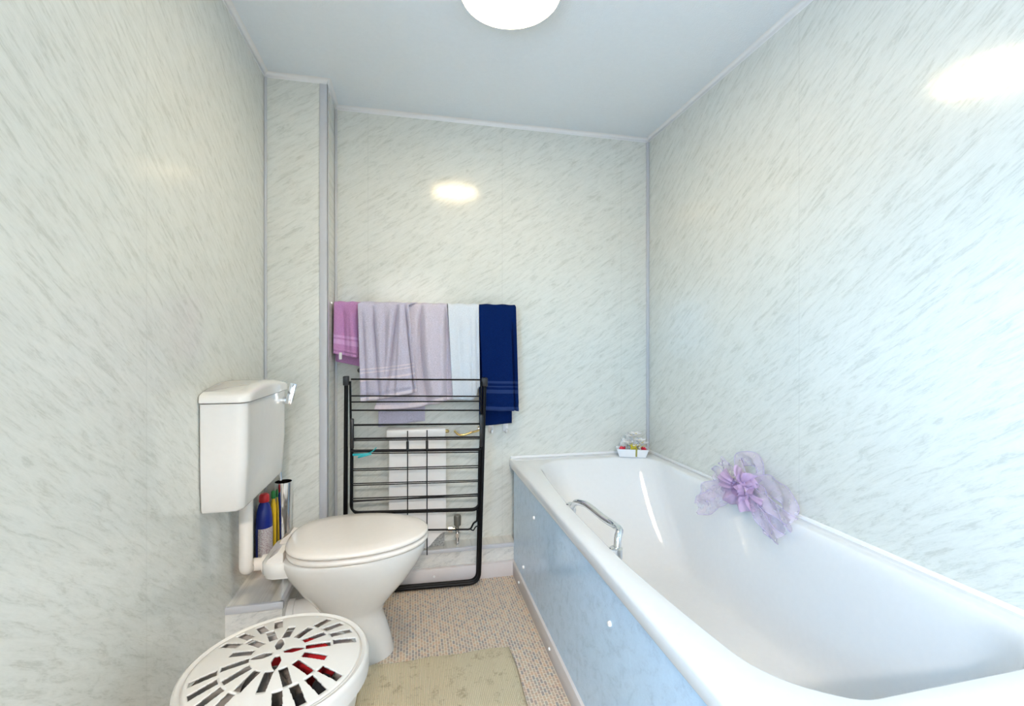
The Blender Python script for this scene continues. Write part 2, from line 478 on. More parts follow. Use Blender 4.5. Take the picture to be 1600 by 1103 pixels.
# corner strips
zt = H - cs
struct(MB().box(XR - .013, XR, YB - .013, YB, .53, zt, .003).build('trim_6', M['trim_grey']))
struct(MB().box(BX, BX + .011, YB - .013, YB, .145, zt, .003).build('trim_7', M['trim_grey']))
b = MB().box(BX - .028, BX + .004, BY - .004, BY, .15, zt, .0015).box(BX, BX + .004, BY - .004, BY + .03, .15, zt, .0015)
struct(b.build('trim_8', M['trim_grey']))
struct(MB().box(XL, XL + .010, BY - .010, BY, .25, zt, .003).build('trim_9', M['trim_grey']))

# low boxed-in ledges along the back wall and the left wall
LZ = .147
struct(MB().box(BX, .485, 2.135, YB, 0, LZ).build('wall_ledge_back', M['ledge'], smooth=False))
struct(MB().box(BX, .485, 2.128, 2.140, LZ - .016, LZ + .002, .002).build('trim_10', M['trim_grey']))
LLZ, LLX, LLY = .250, -.412, 1.615
struct(MB().box(XL, LLX, LLY, BY, 0, LLZ).build('wall_ledge_left', M['ledge'], smooth=False))
b = MB().box(XL, LLX + .004, LLY - .004, LLY + .008, LLZ - .02, LLZ + .003, .0015).box(LLX - .008, LLX + .004, LLY, BY, LLZ - .02, LLZ + .003, .0015)
struct(b.build('trim_11', M['trim_grey']))
# skirtings with screw caps
sk = struct(MB().box(BX, .478, 2.112, 2.135, 0, .068, .003).build('baseboard_back', M['skirting']))
for x in (-.26, .10): MB().lathe([(.001, 2.1065), (.004, 2.107), (.0055, 2.1095), (.0055, 2.114)], (x, 0, .035), 14, axis='y').build('screw_cap', M['trim_white'], sk)
sk2 = struct(MB().box(.468, .490, -.2, 2.112, 0, .068, .003).build('baseboard_bath', M['skirting']))
for y in (1.98, 1.52): MB().lathe([(.001, .4625), (.004, .463), (.0055, .4655), (.0055, .470)], (0, y, .035), 14, axis='x').build('screw_cap', M['trim_white'], sk2)
# sealing strips where the bath meets the walls
struct(MB().box(.48, XR, YB - .010, YB, .525, .541, .004).build('trim_12', M['trim_white']))
struct(MB().box(XR - .010, XR, .50, YB - .010, .525, .541, .004).build('trim_13', M['trim_white']))

# ------------------------------------------------------------------ ceiling light
LC = (.289, 1.331)
t = thing('ceiling_light', (*LC, H), 'round flush opal ceiling light, switched on', 'ceiling light')
MB().lathe([(.135, H), (.147, H - .004), (.150, H - .020), (.151, H - .052), (.149, H - .056), (.147, H - .052), (.146, H - .030)], (*LC, 0), 64, cap1=False).build('base_ring', M['trim_white'], t)
prof = [(.1465, H - .048)] + [(.1465 * math.cos(a), H - .050 - .016 * math.sin(a)) for a in [PI / 2 * k / 10 for k in range(10)]] + [(.002, H - .066)]
MB().lathe(prof, (*LC, 0), 64).build('diffuser', M['lamp'], t)

# ------------------------------------------------------------------ bath
def rrect(x0, x1, y0, y1, r, z, n=12, tilt=None):
    """rounded rectangle; r = (near-left, near-right, far-right, far-left)"""
    if not isinstance(r, (tuple, list)): r = (r,) * 4
    out = []
    cs_ = [(x0 + r[0], y0 + r[0], r[0], PI, 1.5 * PI), (x1 - r[1], y0 + r[1], r[1], 1.5 * PI, 2 * PI), (x1 - r[2], y1 - r[2], r[2], 0, .5 * PI), (x0 + r[3], y1 - r[3], r[3], .5 * PI, PI)]
    for k, (cx, cy, rr, a0, a1) in enumerate(cs_):
        for i in range(n + 1):
            a = a0 + (a1 - a0) * i / n
            out.append((cx + rr * math.cos(a), cy + rr * math.sin(a)))
        # straight run to the next corner
        nx = cs_[(k + 1) % 4]
        q0 = out[-1]; q1 = (nx[0] + nx[2] * math.cos(nx[3]), nx[1] + nx[2] * math.sin(nx[3]))
        m_ = 22 if k % 2 == 1 or k == 3 else 10
        for i in range(1, m_): out.append((q0[0] + (q1[0] - q0[0]) * i / m_, q0[1] + (q1[1] - q0[1]) * i / m_))
    return [(x, y, z) for x, y in out]
def bulge(loop, k=1.0):
    """the left rim of the bath is broader towards its ends and narrow by the grip"""
    o = []
    for (x, y, z) in loop:
        if x < .80:
            w = max(0.0, min(1.0, (.80 - x) / .2))
            x += k * w * (.05 * max(0, (y - 1.40) / .7) ** 1.5 + .045 * max(0, (1.15 - y) / .5) ** 1.6)
        o.append((x, y, z))
    return o
bx0, bx1, by0, by1 = .472, XR - .002, .50, YB - .002
t = thing('bathtub', ((bx0 + bx1) / 2, (by0 + by1) / 2, 0), 'white acrylic bathtub along the right wall', 'bathtub')
RZ = .530
L = [rrect(bx0 + .004, bx1, by0, by1, .006, RZ - .040), rrect(bx0, bx1, by0, by1, .010, RZ - .034), rrect(bx0, bx1, by0, by1, .010, RZ - .008),
     rrect(bx0 + .002, bx1 - .001, by0 + .002, by1 - .001, .012, RZ - .003), rrect(bx0 + .007, bx1 - .004, by0 + .006, by1 - .004, .014, RZ)]
inn = [(0, 0, 0, 0, .150, RZ - .001), (.005, .005, .005, .005, .150, RZ - .004), (.011, .010, .010, .012, .150, RZ - .012), (.018, .016, .015, .027, .150, RZ - .030),
       (.026, .024, .022, .070, .150, RZ - .080), (.036, .034, .034, .131, .150, RZ - .150), (.048, .046, .048, .207, .150, RZ - .230), (.058, .056, .060, .284, .150, RZ - .300),
       (.072, .070, .075, .341, .150, RZ - .345), (.094, .092, .098, .392, .140, RZ - .372), (.130, .128, .135, .450, .120, RZ - .384), (.22, .22, .25, .60, .08, RZ - .390)]
ix0, ix1, iy0, iy1 = .530, 1.178, .575, 2.135
fine = []
for i in range(len(inn) - 1):                        # finer steps between the measured sections
    p0, p1, p2, p3 = inn[max(i - 1, 0)], inn[i], inn[i + 1], inn[min(i + 2, len(inn) - 1)]
    for k in range(3):
        q = k / 3
        fine.append(tuple(.5 * (2 * b_ + (c_ - a_) * q + (2 * a_ - 5 * b_ + 4 * c_ - d_) * q * q + (3 * b_ - a_ - 3 * c_ + d_) * q ** 3) for a_, b_, c_, d_ in zip(p0, p1, p2, p3)))
fine.append(inn[-1])
for (dl, dr, dn, df, rad, z) in fine:
    L.append(bulge(rrect(ix0 + dl, ix1 - dr, iy0 + dn, iy1 - df, rad, z)))
MB().loft(L, False, True).build('tub', M['acrylic'], t, angle=75)
hp = spline([(.548, 1.520, .512), (.545, 1.470, .553), (.548, 1.420, .568), (.556, 1.385, .570), (.572, 1.300, .560), (.580, 1.240, .560), (.570, 1.188, .568), (.556, 1.168, .556), (.548, 1.160, .512)], 8)
g = MB().tube(hp, .0105, 14)
g.build('grab_handle', M['chrome'], t)
for y in (1.520, 1.160):
    MB().lathe([(.018, .505), (.018, .5315), (.012, .535)], (.546, y, 0), 18).build('handle_mount', M['chrome'], t)
bp_ = MB().box(.4775, .484, .50, 2.133, .0685, RZ - .036).build('bath_panel', M['panel_bath'], t, smooth=False)
bp_['label'] = 'blue-grey marbled side panel'
for (y, z) in ((1.756, .403), (1.046, .401), (1.93, .125)):
    MB().lathe([(.001, .4705), (.005, .471), (.007, .4735), (.007, .478)], (0, y, z), 16, axis='x').build('screw_cap', M['trim_white'], bp_)

# ------------------------------------------------------------------ toilet
CY = 1.70
def egg(xb, xf, hw, z, n=56, frac=.42, sq=2.6, zf=None):
    xc = xb + (xf - xb) * frac; out = []
    for k in range(n):
        a = 2 * PI * k / n; c, s_ = math.cos(a), math.sin(a)
        if c >= 0: x = xc + (xf - xc) * c; y = hw * s_
        else:
            x = xc - (xc - xb) * abs(c) ** (2 / sq); y = hw * math.copysign(abs(s_) ** (2 / sq), s_)
        out.append((x, CY + y, z if zf is None else zf(x, z)))
    return out
t = thing('toilet', (-.19, CY, 0), 'white porcelain toilet with closed lid, facing the bathtub', 'toilet')
pan = [egg(-.300, -.062, .084, 0, frac=.55), egg(-.300, -.064, .084, .012, frac=.55), egg(-.292, -.074, .083, .06), egg(-.290, -.090, .090, .11), egg(-.292, -.102, .088, .150),
       egg(-.305, -.088, .098, .180), egg(-.335, -.050, .118, .222), egg(-.372, -.008, .140, .267), egg(-.404, .026, .158, .315), egg(-.424, .044, .170, .350),
       egg(-.430, .050, .174, .372), egg(-.430, .051, .174, .384), egg(-.426, .046, .170, .389)]
pb = MB().loft(pan)
dk = [rrect(-.470, -.30, CY - .115, CY + .115, (.05, .02, .02, .05), z, 6) for z in (.340, .3445)] + [rrect(-.474, -.30, CY - .118, CY + .118, (.05, .02, .02, .05), z, 6) for z in (.350, .382)] + [rrect(-.469, -.30, CY - .113, CY + .113, (.05, .02, .02, .05), .388, 6)]
pb.loft(dk)
pb.tube(spline([(-.20, CY, .165), (-.30, CY, .170), (-.35, CY, .158), (-.411, CY, .150)], 8), .052, 20)
pb.tube([(-.411, CY, .150), (-.387, CY, .152)], .060, 20)
pb.build('pan', M['porcelain'], t, angle=60)
s1 = [egg(-.405, .052, .178, .3905), egg(-.410, .058, .184, .394), egg(-.412, .061, .187, .400), egg(-.410, .059, .185, .406), egg(-.404, .053, .179, .410)]
MB().loft(s1).build('seat', M['seat'], t, angle=60)
dome = lambda x, z: z
def lidz(off):
    return lambda x, z: z + .004 * max(0, 1 - ((x + .18) / .24) ** 2) + off
s2 = [egg(-.405, .050, .177, .4125), egg(-.411, .057, .184, .415), egg(-.413, .060, .187, .420), egg(-.411, .058, .185, .426), egg(-.402, .049, .176, .4305), egg(-.36, .0, .13, .4335), egg(-.28, -.08, .05, .4345)]
MB().loft(s2).build('lid', M['seat'], t, angle=60)
for s_ in (-1, 1):
    hb = MB()
    hb.loft([[(x, CY + s_ * .078 + y, z) for x, z in ((-.455, .388), (-.404, .388), (-.404, .418), (-.420, .422), (-.448, .402))] for y in (-.028, .028)])
    hb.build('hinge', M['seat'], t, angle=30)
# flush pipe from the cistern into the pan
fp = MB().tube(rounded([(-.535, 1.665, .612), (-.535, 1.665, .345), (-.535 + .001, CY, .345), (-.465, CY, .345)], .05, 8), .021, 18)
fp.build('flush_pipe', M['seat'], t)
MB().tube([(-.492, CY, .345), (-.462, CY, .347)], .030, 18).build('pipe_cuff', M['seat'], t)

t = thing('cistern', (-.52, 1.65, .615), 'white toilet cistern on the left wall above the cleaning bottles', 'cistern')
cy0, cy1 = 1.43, 1.865
L = [rrect(XL + .002, -.476, cy0 + .012, cy1 - .012, (.004, .02, .02, .004), .613, 6), rrect(XL + .002, -.470, cy0 + .006, cy1 - .006, (.004, .022, .022, .004), .622, 6),
     rrect(XL + .002, -.462, cy0, cy1, (.004, .025, .025, .004), .75, 6), rrect(XL + .002, -.460, cy0 - .002, cy1 + .002, (.004, .025, .025, .004), .921, 6)]
MB().loft(L).build('tank', M['porcelain'], t, angle=50)
def lidloop(ins, z, crown):
    return [(x, y, zz + crown * max(0, 1 - ((y - (cy0 + cy1) / 2) / ((cy1 - cy0) / 2 + .01)) ** 2)) for x, y, zz in rrect(XL + .002, -.452 - ins, cy0 - .010 + ins, cy1 + .008 - ins, (.004, .028 - ins * .5, .028 - ins * .5, .004), z, 6)]
L = [lidloop(.004, .9235, 0), lidloop(0, .926, 0), lidloop(0, .938, .016), lidloop(.003, .943, .020), lidloop(.010, .946, .024), lidloop(.03, .948, .026)]
MB().loft(L).build('tank_lid', M['porcelain'], t, angle=50)
lv = MB().lathe([(.014, -.462), (.014, -.452), (.009, -.449), (.009, -.440), (.011, -.438), (.011, -.432)], (0, 1.822, .886), 20, axis='x')
mt = Matrix.Translation((-.440, 1.815, .884)) @ Matrix.Rotation(math.radians(13), 4, 'Y') @ Matrix.Rotation(math.radians(-6), 4, 'X')
lv.box(-.012, .012, -.004, .004, -.012, .066, .003, 2, mt)
lv.build('flush_lever', M['chrome'], t)

# ------------------------------------------------------------------ bottles and brush on the left ledge
bo = thing('bleach_bottle', (-.546, 1.895, LLZ), 'blue cleaning bottle with red cap and red base beneath the cistern', 'bottle', 'cleaning bottles behind the toilet')
def oval(cx, cy, rx, ry, z, n=28):
    return [(cx + rx * math.cos(2 * PI * k / n), cy + ry * math.sin(2 * PI * k / n), z) for k in range(n)]
bxx, byy = -.546, 1.895
B = [(.026, .033, 0), (.029, .036, .006), (.029, .036, .17), (.028, .035, .215), (.025, .031, .25), (.019, .022, .278), (.013, .014, .292), (.012, .012, .30)]
MB().loft([oval(bxx, byy, a, c, LLZ + .012 + z * .80) for a, c, z in B]).build('bottle_body', M['blue'], bo)
MB().loft([oval(bxx, byy, a, c, LLZ + z) for a, c, z in ((.026, .033, .001), (.0296, .0366, .005), (.0298, .037, .030), (.0296, .0366, .033))]).build('bottle_base', M['red'], bo)
MB().loft([oval(bxx, byy, a, a, LLZ + z) for a, z in ((.017, .246), (.0185, .250), (.017, .270), (.012, .276))]).build('cap', M['red'], bo)
lb = MB()
def labf(u, v):
    a = -PI * .62 + u * PI * .62
    return (bxx + .0302 * math.cos(a), byy + .0374 * math.sin(a), LLZ + .036 + v * .118)
lb.grid(labf, 14, 4).build('label_sticker', M['label'], bo)
bo['label'] = 'blue cleaning bottle with red cap and red base beneath the cistern'
yx, yy = -.528, 1.948
yb = thing('cleaner_bottle', (yx, yy, LLZ), 'slim yellow cleaning bottle with green cap between blue bottle and chrome brush pot', 'bottle', 'cleaning bottles behind the toilet')
B = [(.009, .009, .001), (.0105, .0105, .005), (.0105, .0105, .19), (.0095, .0095, .215), (.006, .006, .235), (.0055, .0055, .242)]
MB().loft([oval(yx, yy, a, c, LLZ + z) for a, c, z in B]).build('bottle_body', M['yellow'], yb)
MB().loft([oval(yx, yy, a, a, LLZ + z) for a, z in ((.0075, .240), (.0085, .243), (.008, .266), (.005, .270))]).build('cap', M['green'], yb)
ph = thing('toilet_brush_holder', (-.500, 1.980, LLZ), 'tall chrome toilet brush pot on the ledge behind the toilet', 'brush holder')
hx, hy = -.500, 1.980
MB().lathe([(.024, LLZ + .001), (.026, LLZ + .004), (.0265, LLZ + .02), (.0335, LLZ + .29), (.0335, LLZ + .295), (.031, LLZ + .295), (.024, LLZ + .03), (.002, LLZ + .028)], (hx, hy, 0), 36).build('pot', M['chrome'], ph)
br = thing('toilet_brush', (hx, hy, LLZ + .03), 'toilet brush standing in the tall chrome pot', 'toilet brush')
MB().lathe([(.012, LLZ + .034), (.021, LLZ + .045), (.022, LLZ + .13), (.012, LLZ + .145)], (hx, hy, 0), 20).build('bristles', M['tray'], br)
MB().tube([(hx, hy, LLZ + .14), (hx - .014, hy, LLZ + .37)], .006, 12).build('handle', M['chrome'], br)

# ------------------------------------------------------------------ radiator on the back wall
t = thing('radiator', (.03, 2.17, LZ), 'narrow white radiator on the back wall behind the clothes airer', 'radiator')
rx0, rx1, ry0, ry1 = -.100, .157, 2.150, 2.205
b = MB()
# front plate with a scalloped lower edge
n_ = 36; top = .662
def lower(x):
    u = (x - rx0) / (rx1 - rx0)
    c = .645
    w = (u - c) / (1 - c) if u > c else (c - u) / c
    return .150 + .070 * max(0.0, math.sin(w * PI / 2)) ** 1.4
loops = []
for k in range(n_ + 1):
    x = rx0 + (rx1 - rx0) * k / n_
    loops.append([(x, ry0, lower(x)), (x, ry0 + .004, lower(x) - .001), (x, ry1, lower(x)), (x, ry1, top), (x, ry0, top)])
b.loft(loops)
b.build('panel', M['radiator'], t, angle=40)
MB().box(rx0 - .012, rx1 - .002, ry0 - .008, ry1, top + .002, top + .043, .006, 3).build('top_cap', M['radiator'], t)
MB().box(rx0 + .01, rx1 - .005, ry0 + .02, ry1, LZ + .001, .30, .002).build('base_plate', M['speckled'], t)
MB().lathe([(.008, rx1 - .005), (.008, rx1 + .012), (.005, rx1 + .016)], (0, 2.175, .685), 14, axis='x').build('air_vent', M['brass'], t)
vx, vy = .212, 2.165
vb = MB().tube([(rx1, vy, .222), (vx, vy, .222)], .008, 14).tube([(rx1 + .012, vy, .222), (rx1 + .030, vy, .222)], .013, 6).tube([(vx, vy, LZ), (vx, vy, .235)], .0085, 14).tube([(vx, vy, .186), (vx, vy, .206)], .0135, 6)
vv = vb.build('valve', M['chrome'], t, angle=25)
MB().lathe([(.009, .236), (.0165, .242), (.0175, .280), (.015, .288), (.002, .289)], (vx, vy, 0), 20).build('valve_head', M['grey_metal'], vv, angle=30)

# ------------------------------------------------------------------ towel rail and towels
RY, RZZ = 2.160, 1.272
t = thing('towel_rail', (.08, RY, RZZ), 'chrome towel rail on the back wall holding the row of towels', 'towel rail')
MB().tube([(-.335, RY, RZZ), (.488, RY, RZZ)], .009, 16).build('bar', M['chrome'], t)
for x in (-.318, .462):
    MB().tube([(x, YB, RZZ), (x, RY, RZZ)], .007, 12).lathe([(.020, -.008), (.020, 0)], (x, YB, RZZ), 20, axis='y').build('bracket', M['chrome'], t)

def smooth01(a): a = max(0., min(1., a)); return a * a * (3 - 2 * a)
def towel(name, m, top, bot, zfront, zback, folds=(), off=.022, label='', bxs=None, amp=.004, hem=None, seed=0, curl=None, ntop=RZZ + .0115, bands=(), bm_=None, boff=.020):
    """a towel hung over the rail: front flap, roll over the rail, back flap.
    top/bot = (x left, x right) of the front flap at the rail and at its lower edge; zfront/zback = lower edge at (left, right)"""
    rnd = random.Random(seed)
    ph_ = [rnd.uniform(0, 6) for _ in range(5)]
    nu, nf, nr, nb = 84, 84, 10, 34
    bxs = bxs or top
    def wav(u, tt):
        w = amp * tt * (math.sin(u * 9 + ph_[0]) + .6 * math.sin(u * 17 + ph_[1] + tt * 2))
        for (uc, wd, dp, sl, t0) in folds:
            c = uc + sl * tt
            w -= dp * smooth01((tt - t0) / .25 + .35) * math.exp(-((u - c) / wd) ** 2)
        return w
    def fn(u, v):
        k = v * (nf + nr + nb)
        if k <= nf:
            tt = 1 - k / nf
            xl = top[0] + (bot[0] - top[0]) * tt; xr = top[1] + (bot[1] - top[1]) * tt
            x = xl + (xr - xl) * u
            zb_ = zfront[0] + (zfront[1] - zfront[0]) * u
            if len(zfront) > 2: zb_ += zfront[2] * math.sin(u * PI)
            if curl: zb_ += curl * smooth01((u - .7) / .3) ** 2
            z = ntop - .012 + (zb_ - (ntop - .012)) * tt
            y = RY - off - .006 * tt - wav(u, tt) 
            # a slight roll at the lower hem
            if hem and tt > .90: y -= .0025 * math.sin((tt - .90) / .10 * PI * 3)
            return (x, y, z)
        k -= nf
        if k <= nr:
            a = PI * k / nr
            x = top[0] + (top[1] - top[0]) * u + (bxs[0] - top[0] + (bxs[1] - bxs[0] - top[1] + top[0]) * u) * k / nr
            return (x, RY - (off + boff) / 2 * math.cos(a) + (boff - off) / 2 - wav(u, 0) * (1 - k / nr), ntop - .012 + .012 * math.sin(a) + .0015 * math.sin(u * 14 + ph_[2]))
        k -= nr
        tt = k / nb
        x = bxs[0] + (bxs[1] - bxs[0]) * u
        zb_ = zback[0] + (zback[1] - zback[0]) * u
        z = ntop - .012 + (zb_ - (ntop - .012)) * tt
        return (x, RY + boff + amp * .5 * tt * math.sin(u * 11 + ph_[3]), z)
    mb = MB().grid(fn, nu, nf + nr + nb)
    for j in range(nf):
        tt = 1 - (j + .5) / nf
        if any(a <= tt <= b_ for a, b_ in bands): mb.mi[j * nu:(j + 1) * nu] = [1] * nu
    o = mb.build(name, [m, bm_ or m], origin='base', solid=.006, soff=0, angle=80)
    tag(o, label, 'towel', 'towels over the rail')
    return o
tw = towel('towel', M['lilac'], (-.334, -.222), (-.334, -.214), (1.055, 1.030), (1.018, .993), ((.32, .10, .013, .05, .1), (.60, .06, -.006, .05, .1), (.92, .07, .014, -.02, .1)), .022,
           'short lilac-pink towel at the left end of the rail', amp=.004, hem=True, seed=1, bands=((.62, .67), (.70, .80)), bm_=M['lilac_band'])
MB().box(-.3115, -.2995, 2.1265, 2.1285, 1.028, 1.058).build('care_tag', M['tag'], tw, smooth=False)
towel('towel', M['beige'], (-.231, -.012), (-.218, .022), (.842, .880, -.004), (.712, .735), ((.08, .035, .014, .02, .1), (.28, .040, .022, .04, .05), (.77, .040, .023, -.34, .0), (.52, .05, .010, -.10, .05), (.92, .03, .020, .03, 0.), (.66, .05, -.012, -.22, .05), (.84, .03, -.010, -.2, .05)), .052,
      'beige-lavender towel with a woven hem band beside the lilac one', bxs=(-.150, .062), boff=.038, amp=.005, hem=True, seed=2, bands=((.665, .68), (.70, .72), (.775, .80), (.97, 1)), bm_=M['beige_band'])
towel('towel', M['rose'], (-.010, .162), (-.165, .190), (.800, .842, -.014), (.90, .90), ((.31, .05, .024, .36, .0), (.97, .045, .022, -.05, .02), (.45, .06, -.012, .33, .05), (.85, .05, -.008, .0, .05)), .026,
      'pale rose-beige towel with a slanting lower edge in the middle of the rail', amp=.004, hem=True, seed=3, bands=((.95, 1),), bm_=M['beige_band'])
towel('towel', M['pale'], (.164, .308), (.186, .312), (.842, .842, -.006), (.88, .88), ((.30, .10, .009, .05, .1), (.68, .06, .010, .08, .1), (.92, .05, .012, 0, .05)), .034,
      'pale grey-white towel left of the navy one', amp=.003, seed=4, curl=.055)
towel('towel', M['navy'], (.308, .486), (.332, .499), (.786, .778), (.702, .712), ((.90, .035, .022, .0, .15), (.45, .2, -.004, 0, .2)), .036,
      'navy blue towel at the right end of the rail', bxs=(.318, .478), amp=.003, hem=True, seed=5, bands=((.72, .735), (.76, .775), (.80, .83), (.965, 1)), bm_=M['navy_band'])

# small fittings on the wall under the towels
hk = thing('towel_hook', (.30, YB, .675), 'gold and chrome curled hook on the wall right of the radiator', 'hook')
MB().tube(spline([(.330, YB - .002, .690), (.326, 2.180, .686), (.280, 2.165, .676), (.225, 2.165, .666), (.197, 2.165, .688)], 10), .005, 12).build('arm', M['brass'], hk)
MB().lathe([(.014, -.005), (.014, 0)], (.330, YB, .688), 16, axis='y').build('rose_plate', M['chrome'], hk)
def stick_hook(x, label):
    k = thing('sticky_hook', (x, YB, .685), label, 'hook', 'white plastic hooks under the navy towel')
    MB().box(x - .013, x + .013, YB - .006, YB, .665, .715, .003).build('back_plate', M['trim_white'], k)
    MB().tube(spline([(x, YB - .004, .690), (x, YB - .016, .668), (x, YB - .030, .668), (x, YB - .034, .682)], 5), .006, 10).build('hook_arm', M['trim_white'], k)
stick_hook(.382, 'white plastic wall hook under the navy towel, nearer the airer')
stick_hook(.455, 'white plastic wall hook under the navy towel, farther from the airer')
fc = MB().lathe([(.010, -.02), (.012, -.016), (.012, 0)], (-.232, YB, .975), 16, axis='y').build('wall_plug', M['black_cap'], origin='base')
tag(fc, 'small black fitting on the wall just under the lilac towel', 'fitting')

# ------------------------------------------------------------------ clothes airer leaning in front of the radiator
t = thing('clothes_airer', (.02, 2.07, 0), 'folded black metal clothes airer leaning in front of the radiator', 'clothes airer')
AY = 2.066
fr = MB().tube(rounded([(-.274, AY + .004, .940), (-.283, AY + .022, .012), (.300, AY - .004, .012), (.327, AY, .925)], .045, 8), .0085, 14)
fr.build('leg_frame', M['black'], t)
fr2 = MB().tube(rounded([(-.277, AY + .022, .650), (-.281, AY + .042, .012), (.296, AY + .015, .012), (.312, AY + .018, .650)], .045, 8), .008, 12)
fr2.build('leg_frame', M['black'], t)
for (x, z, nm) in ((-.274, .930, 0), (.327, .915, 0)):
    MB().box(x - .012, x + .012, AY - .014, AY + .016, z - .012, z + .028, .004).build('end_cap', M['black_cap'], t)
# hinge sleeves at mid height
for (x, z0, z1) in ((-.250, .645, .775), (.311, .628, .775)):
    MB().box(x - .008, x + .008, AY - .010, AY + .008, z0, z1, .004).build('sleeve', M['black_cap'], t)
# upper rack: side wires and rungs
MB().tube([(-.258, AY + .006, .935), (-.254, AY + .006, .630)], .0045, 10).build('rack_side', M['black'], t)
MB().tube([(.312, AY + .006, .925), (.309, AY + .006, .610)], .0045, 10).build('rack_side', M['black'], t)
lf = MB().tube(rounded([(-.253, AY, .640), (-.255, AY, .372), (.300, AY, .346), (.306, AY, .620)], .035, 8), .005, 10)
lf.tube(rounded([(-.249, AY + .012, .640), (-.251, AY + .012, .362), (.299, AY + .012, .334), (.303, AY + .012, .620)], .03, 8), .0042, 10)
lf.build('lower_rack_frame', M['black'], t)
for (zl, zr, r, dy) in ((.944, .933, .0035, 0), (.872, .857, .0030, .004), (.846, .835, .0030, 0), (.810, .793, .0033, .004), (.747, .732, .0042, 0), (.688, .672, .0042, 0), (.678, .662, .0025, .010),
                        (.635, .615, .0065, 0), (.622, .601, .0025, .010), (.558, .542, .0025, 0), (.548, .530, .0025, .012), (.495, .476, .0025, 0), (.484, .466, .0025, .012), (.431, .411, .0027, 0), (.418, .400, .0030, .012), (.415, .412, .0025, .006)):
    MB().tube([(-.254, AY + dy, zl), (.309, AY + dy, zr)], r, 8).build('rung', M['black'], t)
lb_ = MB().tube(rounded([(-.22, AY, .290), (.262, AY, .255), (.276, AY, .284), (.291, AY, .290), (.293, AY, .345)], .012, 5), .0042, 10)
lb_.tube(rounded([(.262, AY, .255), (.275, AY, .247), (.284, AY, .266), (.302, AY, .268)], .008, 5), .003, 8)
lb_.build('cross_bar', M['black'], t)
for (x, zb_, zt_) in ((-.017, .345, .714), (.067, .160, .714)):
    MB().tube([(x, AY - .006, zb_), (x, AY - .006, zt_)], .0024, 8).build('support_rod', M['black'], t)
    MB().tube([(x, AY - .006, .628), (x, AY - .006, .668)], .0058, 10).build('clip', M['black_cap'], t)
# peg on the middle rung
pg = thing('clothes_peg', (-.21, AY - .006, .62), 'turquoise plastic peg clipped to the left end of the airer', 'clothes peg')
MB().box(-.246, -.180, AY - .016, AY - .009, .617, .626, .002).build('jaw', M['teal'], pg)
mt = Matrix.Translation((-.19, AY - .013, .618)) @ Matrix.Rotation(math.radians(-12), 4, 'Y')
MB().box(-.035, .022, -.004, .004, -.004, .003, .0015, 2, mt).build('jaw', M['teal'], pg)
MB().tube(spline([(-.185, AY - .011, .624), (-.165, AY - .011, .632), (-.148, AY - .010, .648)], 4), .0022, 8).build('loop', M['teal'], pg)

# ------------------------------------------------------------------ laundry bin
BC = (-.260, .990); BZ = .450; BR = .1735
t = thing('laundry_bin', (*BC, 0), 'round white plastic laundry bin with slotted lid in front of the toilet', 'laundry bin')
MB().lathe([(.084, .002), (.086, .0), (.088, .01), (.158, BZ - .04), (.160, BZ - .03), (.155, BZ - .03), (.086, .014), (.002, .012)], (*BC, 0), 64, cap0=False).build('bucket', M['bin'], t, angle=50)
NA = 720; rot0 = 3
radii = [0.012, .035] + [.06 + .0115 * k for k in range(21)] + [.33 + .0115 * k for k in range(21)] + [.59] + [.61 + .0115 * k for k in range(22)] + [.88, .90]
def hole(r, a):
    if .06 <= r < .29:                      # four petals round the centre
        q = (a + 45 - 8) % 90 - 45
        return abs(math.radians(q)) * r < .050 * max(0.0, 1 - abs((r - .16) / .125)) ** .6 + .004
    if .31 <= r < .568:                     # ring of fourteen slots
        q = (a - 11 + 180 / 14) % (360 / 14) - 180 / 14
        return abs(math.radians(q)) * r < .047
    if .60 <= r < .850:                     # groups of four slots
        aa = (a + 83.5) % 90
        if aa < 60:
            return abs(math.radians(aa % 15 - 7.5)) * r < .050
    return False
vs = []; fs = []; nr_ = len(radii)
for r in radii:
    for j in range(NA):
        a = 2 * PI * j / NA; vs.append((BC[0] + BR * r * math.cos(a), BC[1] + BR * r * math.sin(a), BZ + .019 * (1 - (r / .90) ** 2)))
for i in range(nr_ - 1):
    rm = (radii[i] + radii[i + 1]) / 2
    for j in range(NA):
        if not hole(rm, (j + .5) * .5): fs.append((i * NA + j, i * NA + (j + 1) % NA, (i + 1) * NA + (j + 1) % NA, (i + 1) * NA + j))
fs.append(tuple(range(NA - 1, -1, -1)))
MB().add(vs, fs).build('lid', M['bin'], t, solid=.0035, soff=-1, angle=35, fix=False)
lidp = [(BR * .895, BZ + .001), (BR * .915, BZ - .001), (BR * .93, BZ + .002), (BR * .965, BZ + .004), (BR * .99, BZ + .001), (BR, BZ - .005), (BR * 1.0, BZ - .034), (BR * .985, BZ - .034), (BR * .98, BZ - .006), (BR * .90, BZ - .004)]
MB().lathe(lidp + [lidp[0]], (*BC, 0), 96, False, False).build('lid_rim', M['bin'], t, angle=40)
mk = MB()
for k, (du, w) in enumerate(((-.012, .004), (-.006, .003), (0, .005), (.006, .003), (.011, .004))):
    a = math.radians(-6 + du * 330); rr = BR * .71
    mt = Matrix.Translation((BC[0] + rr * math.cos(a), BC[1] + rr * math.sin(a), BZ + .019 * (1 - (rr / BR / .9) ** 2) + .0003)) @ Matrix.Rotation(a, 4, 'Z')
    mk.box(-.0008, .0008 + (k % 2) * .001, -.0022, .0022, 0, .0004, mtx=mt)
mk.build('moulded_mark', M['bin_mark'], t, smooth=False)
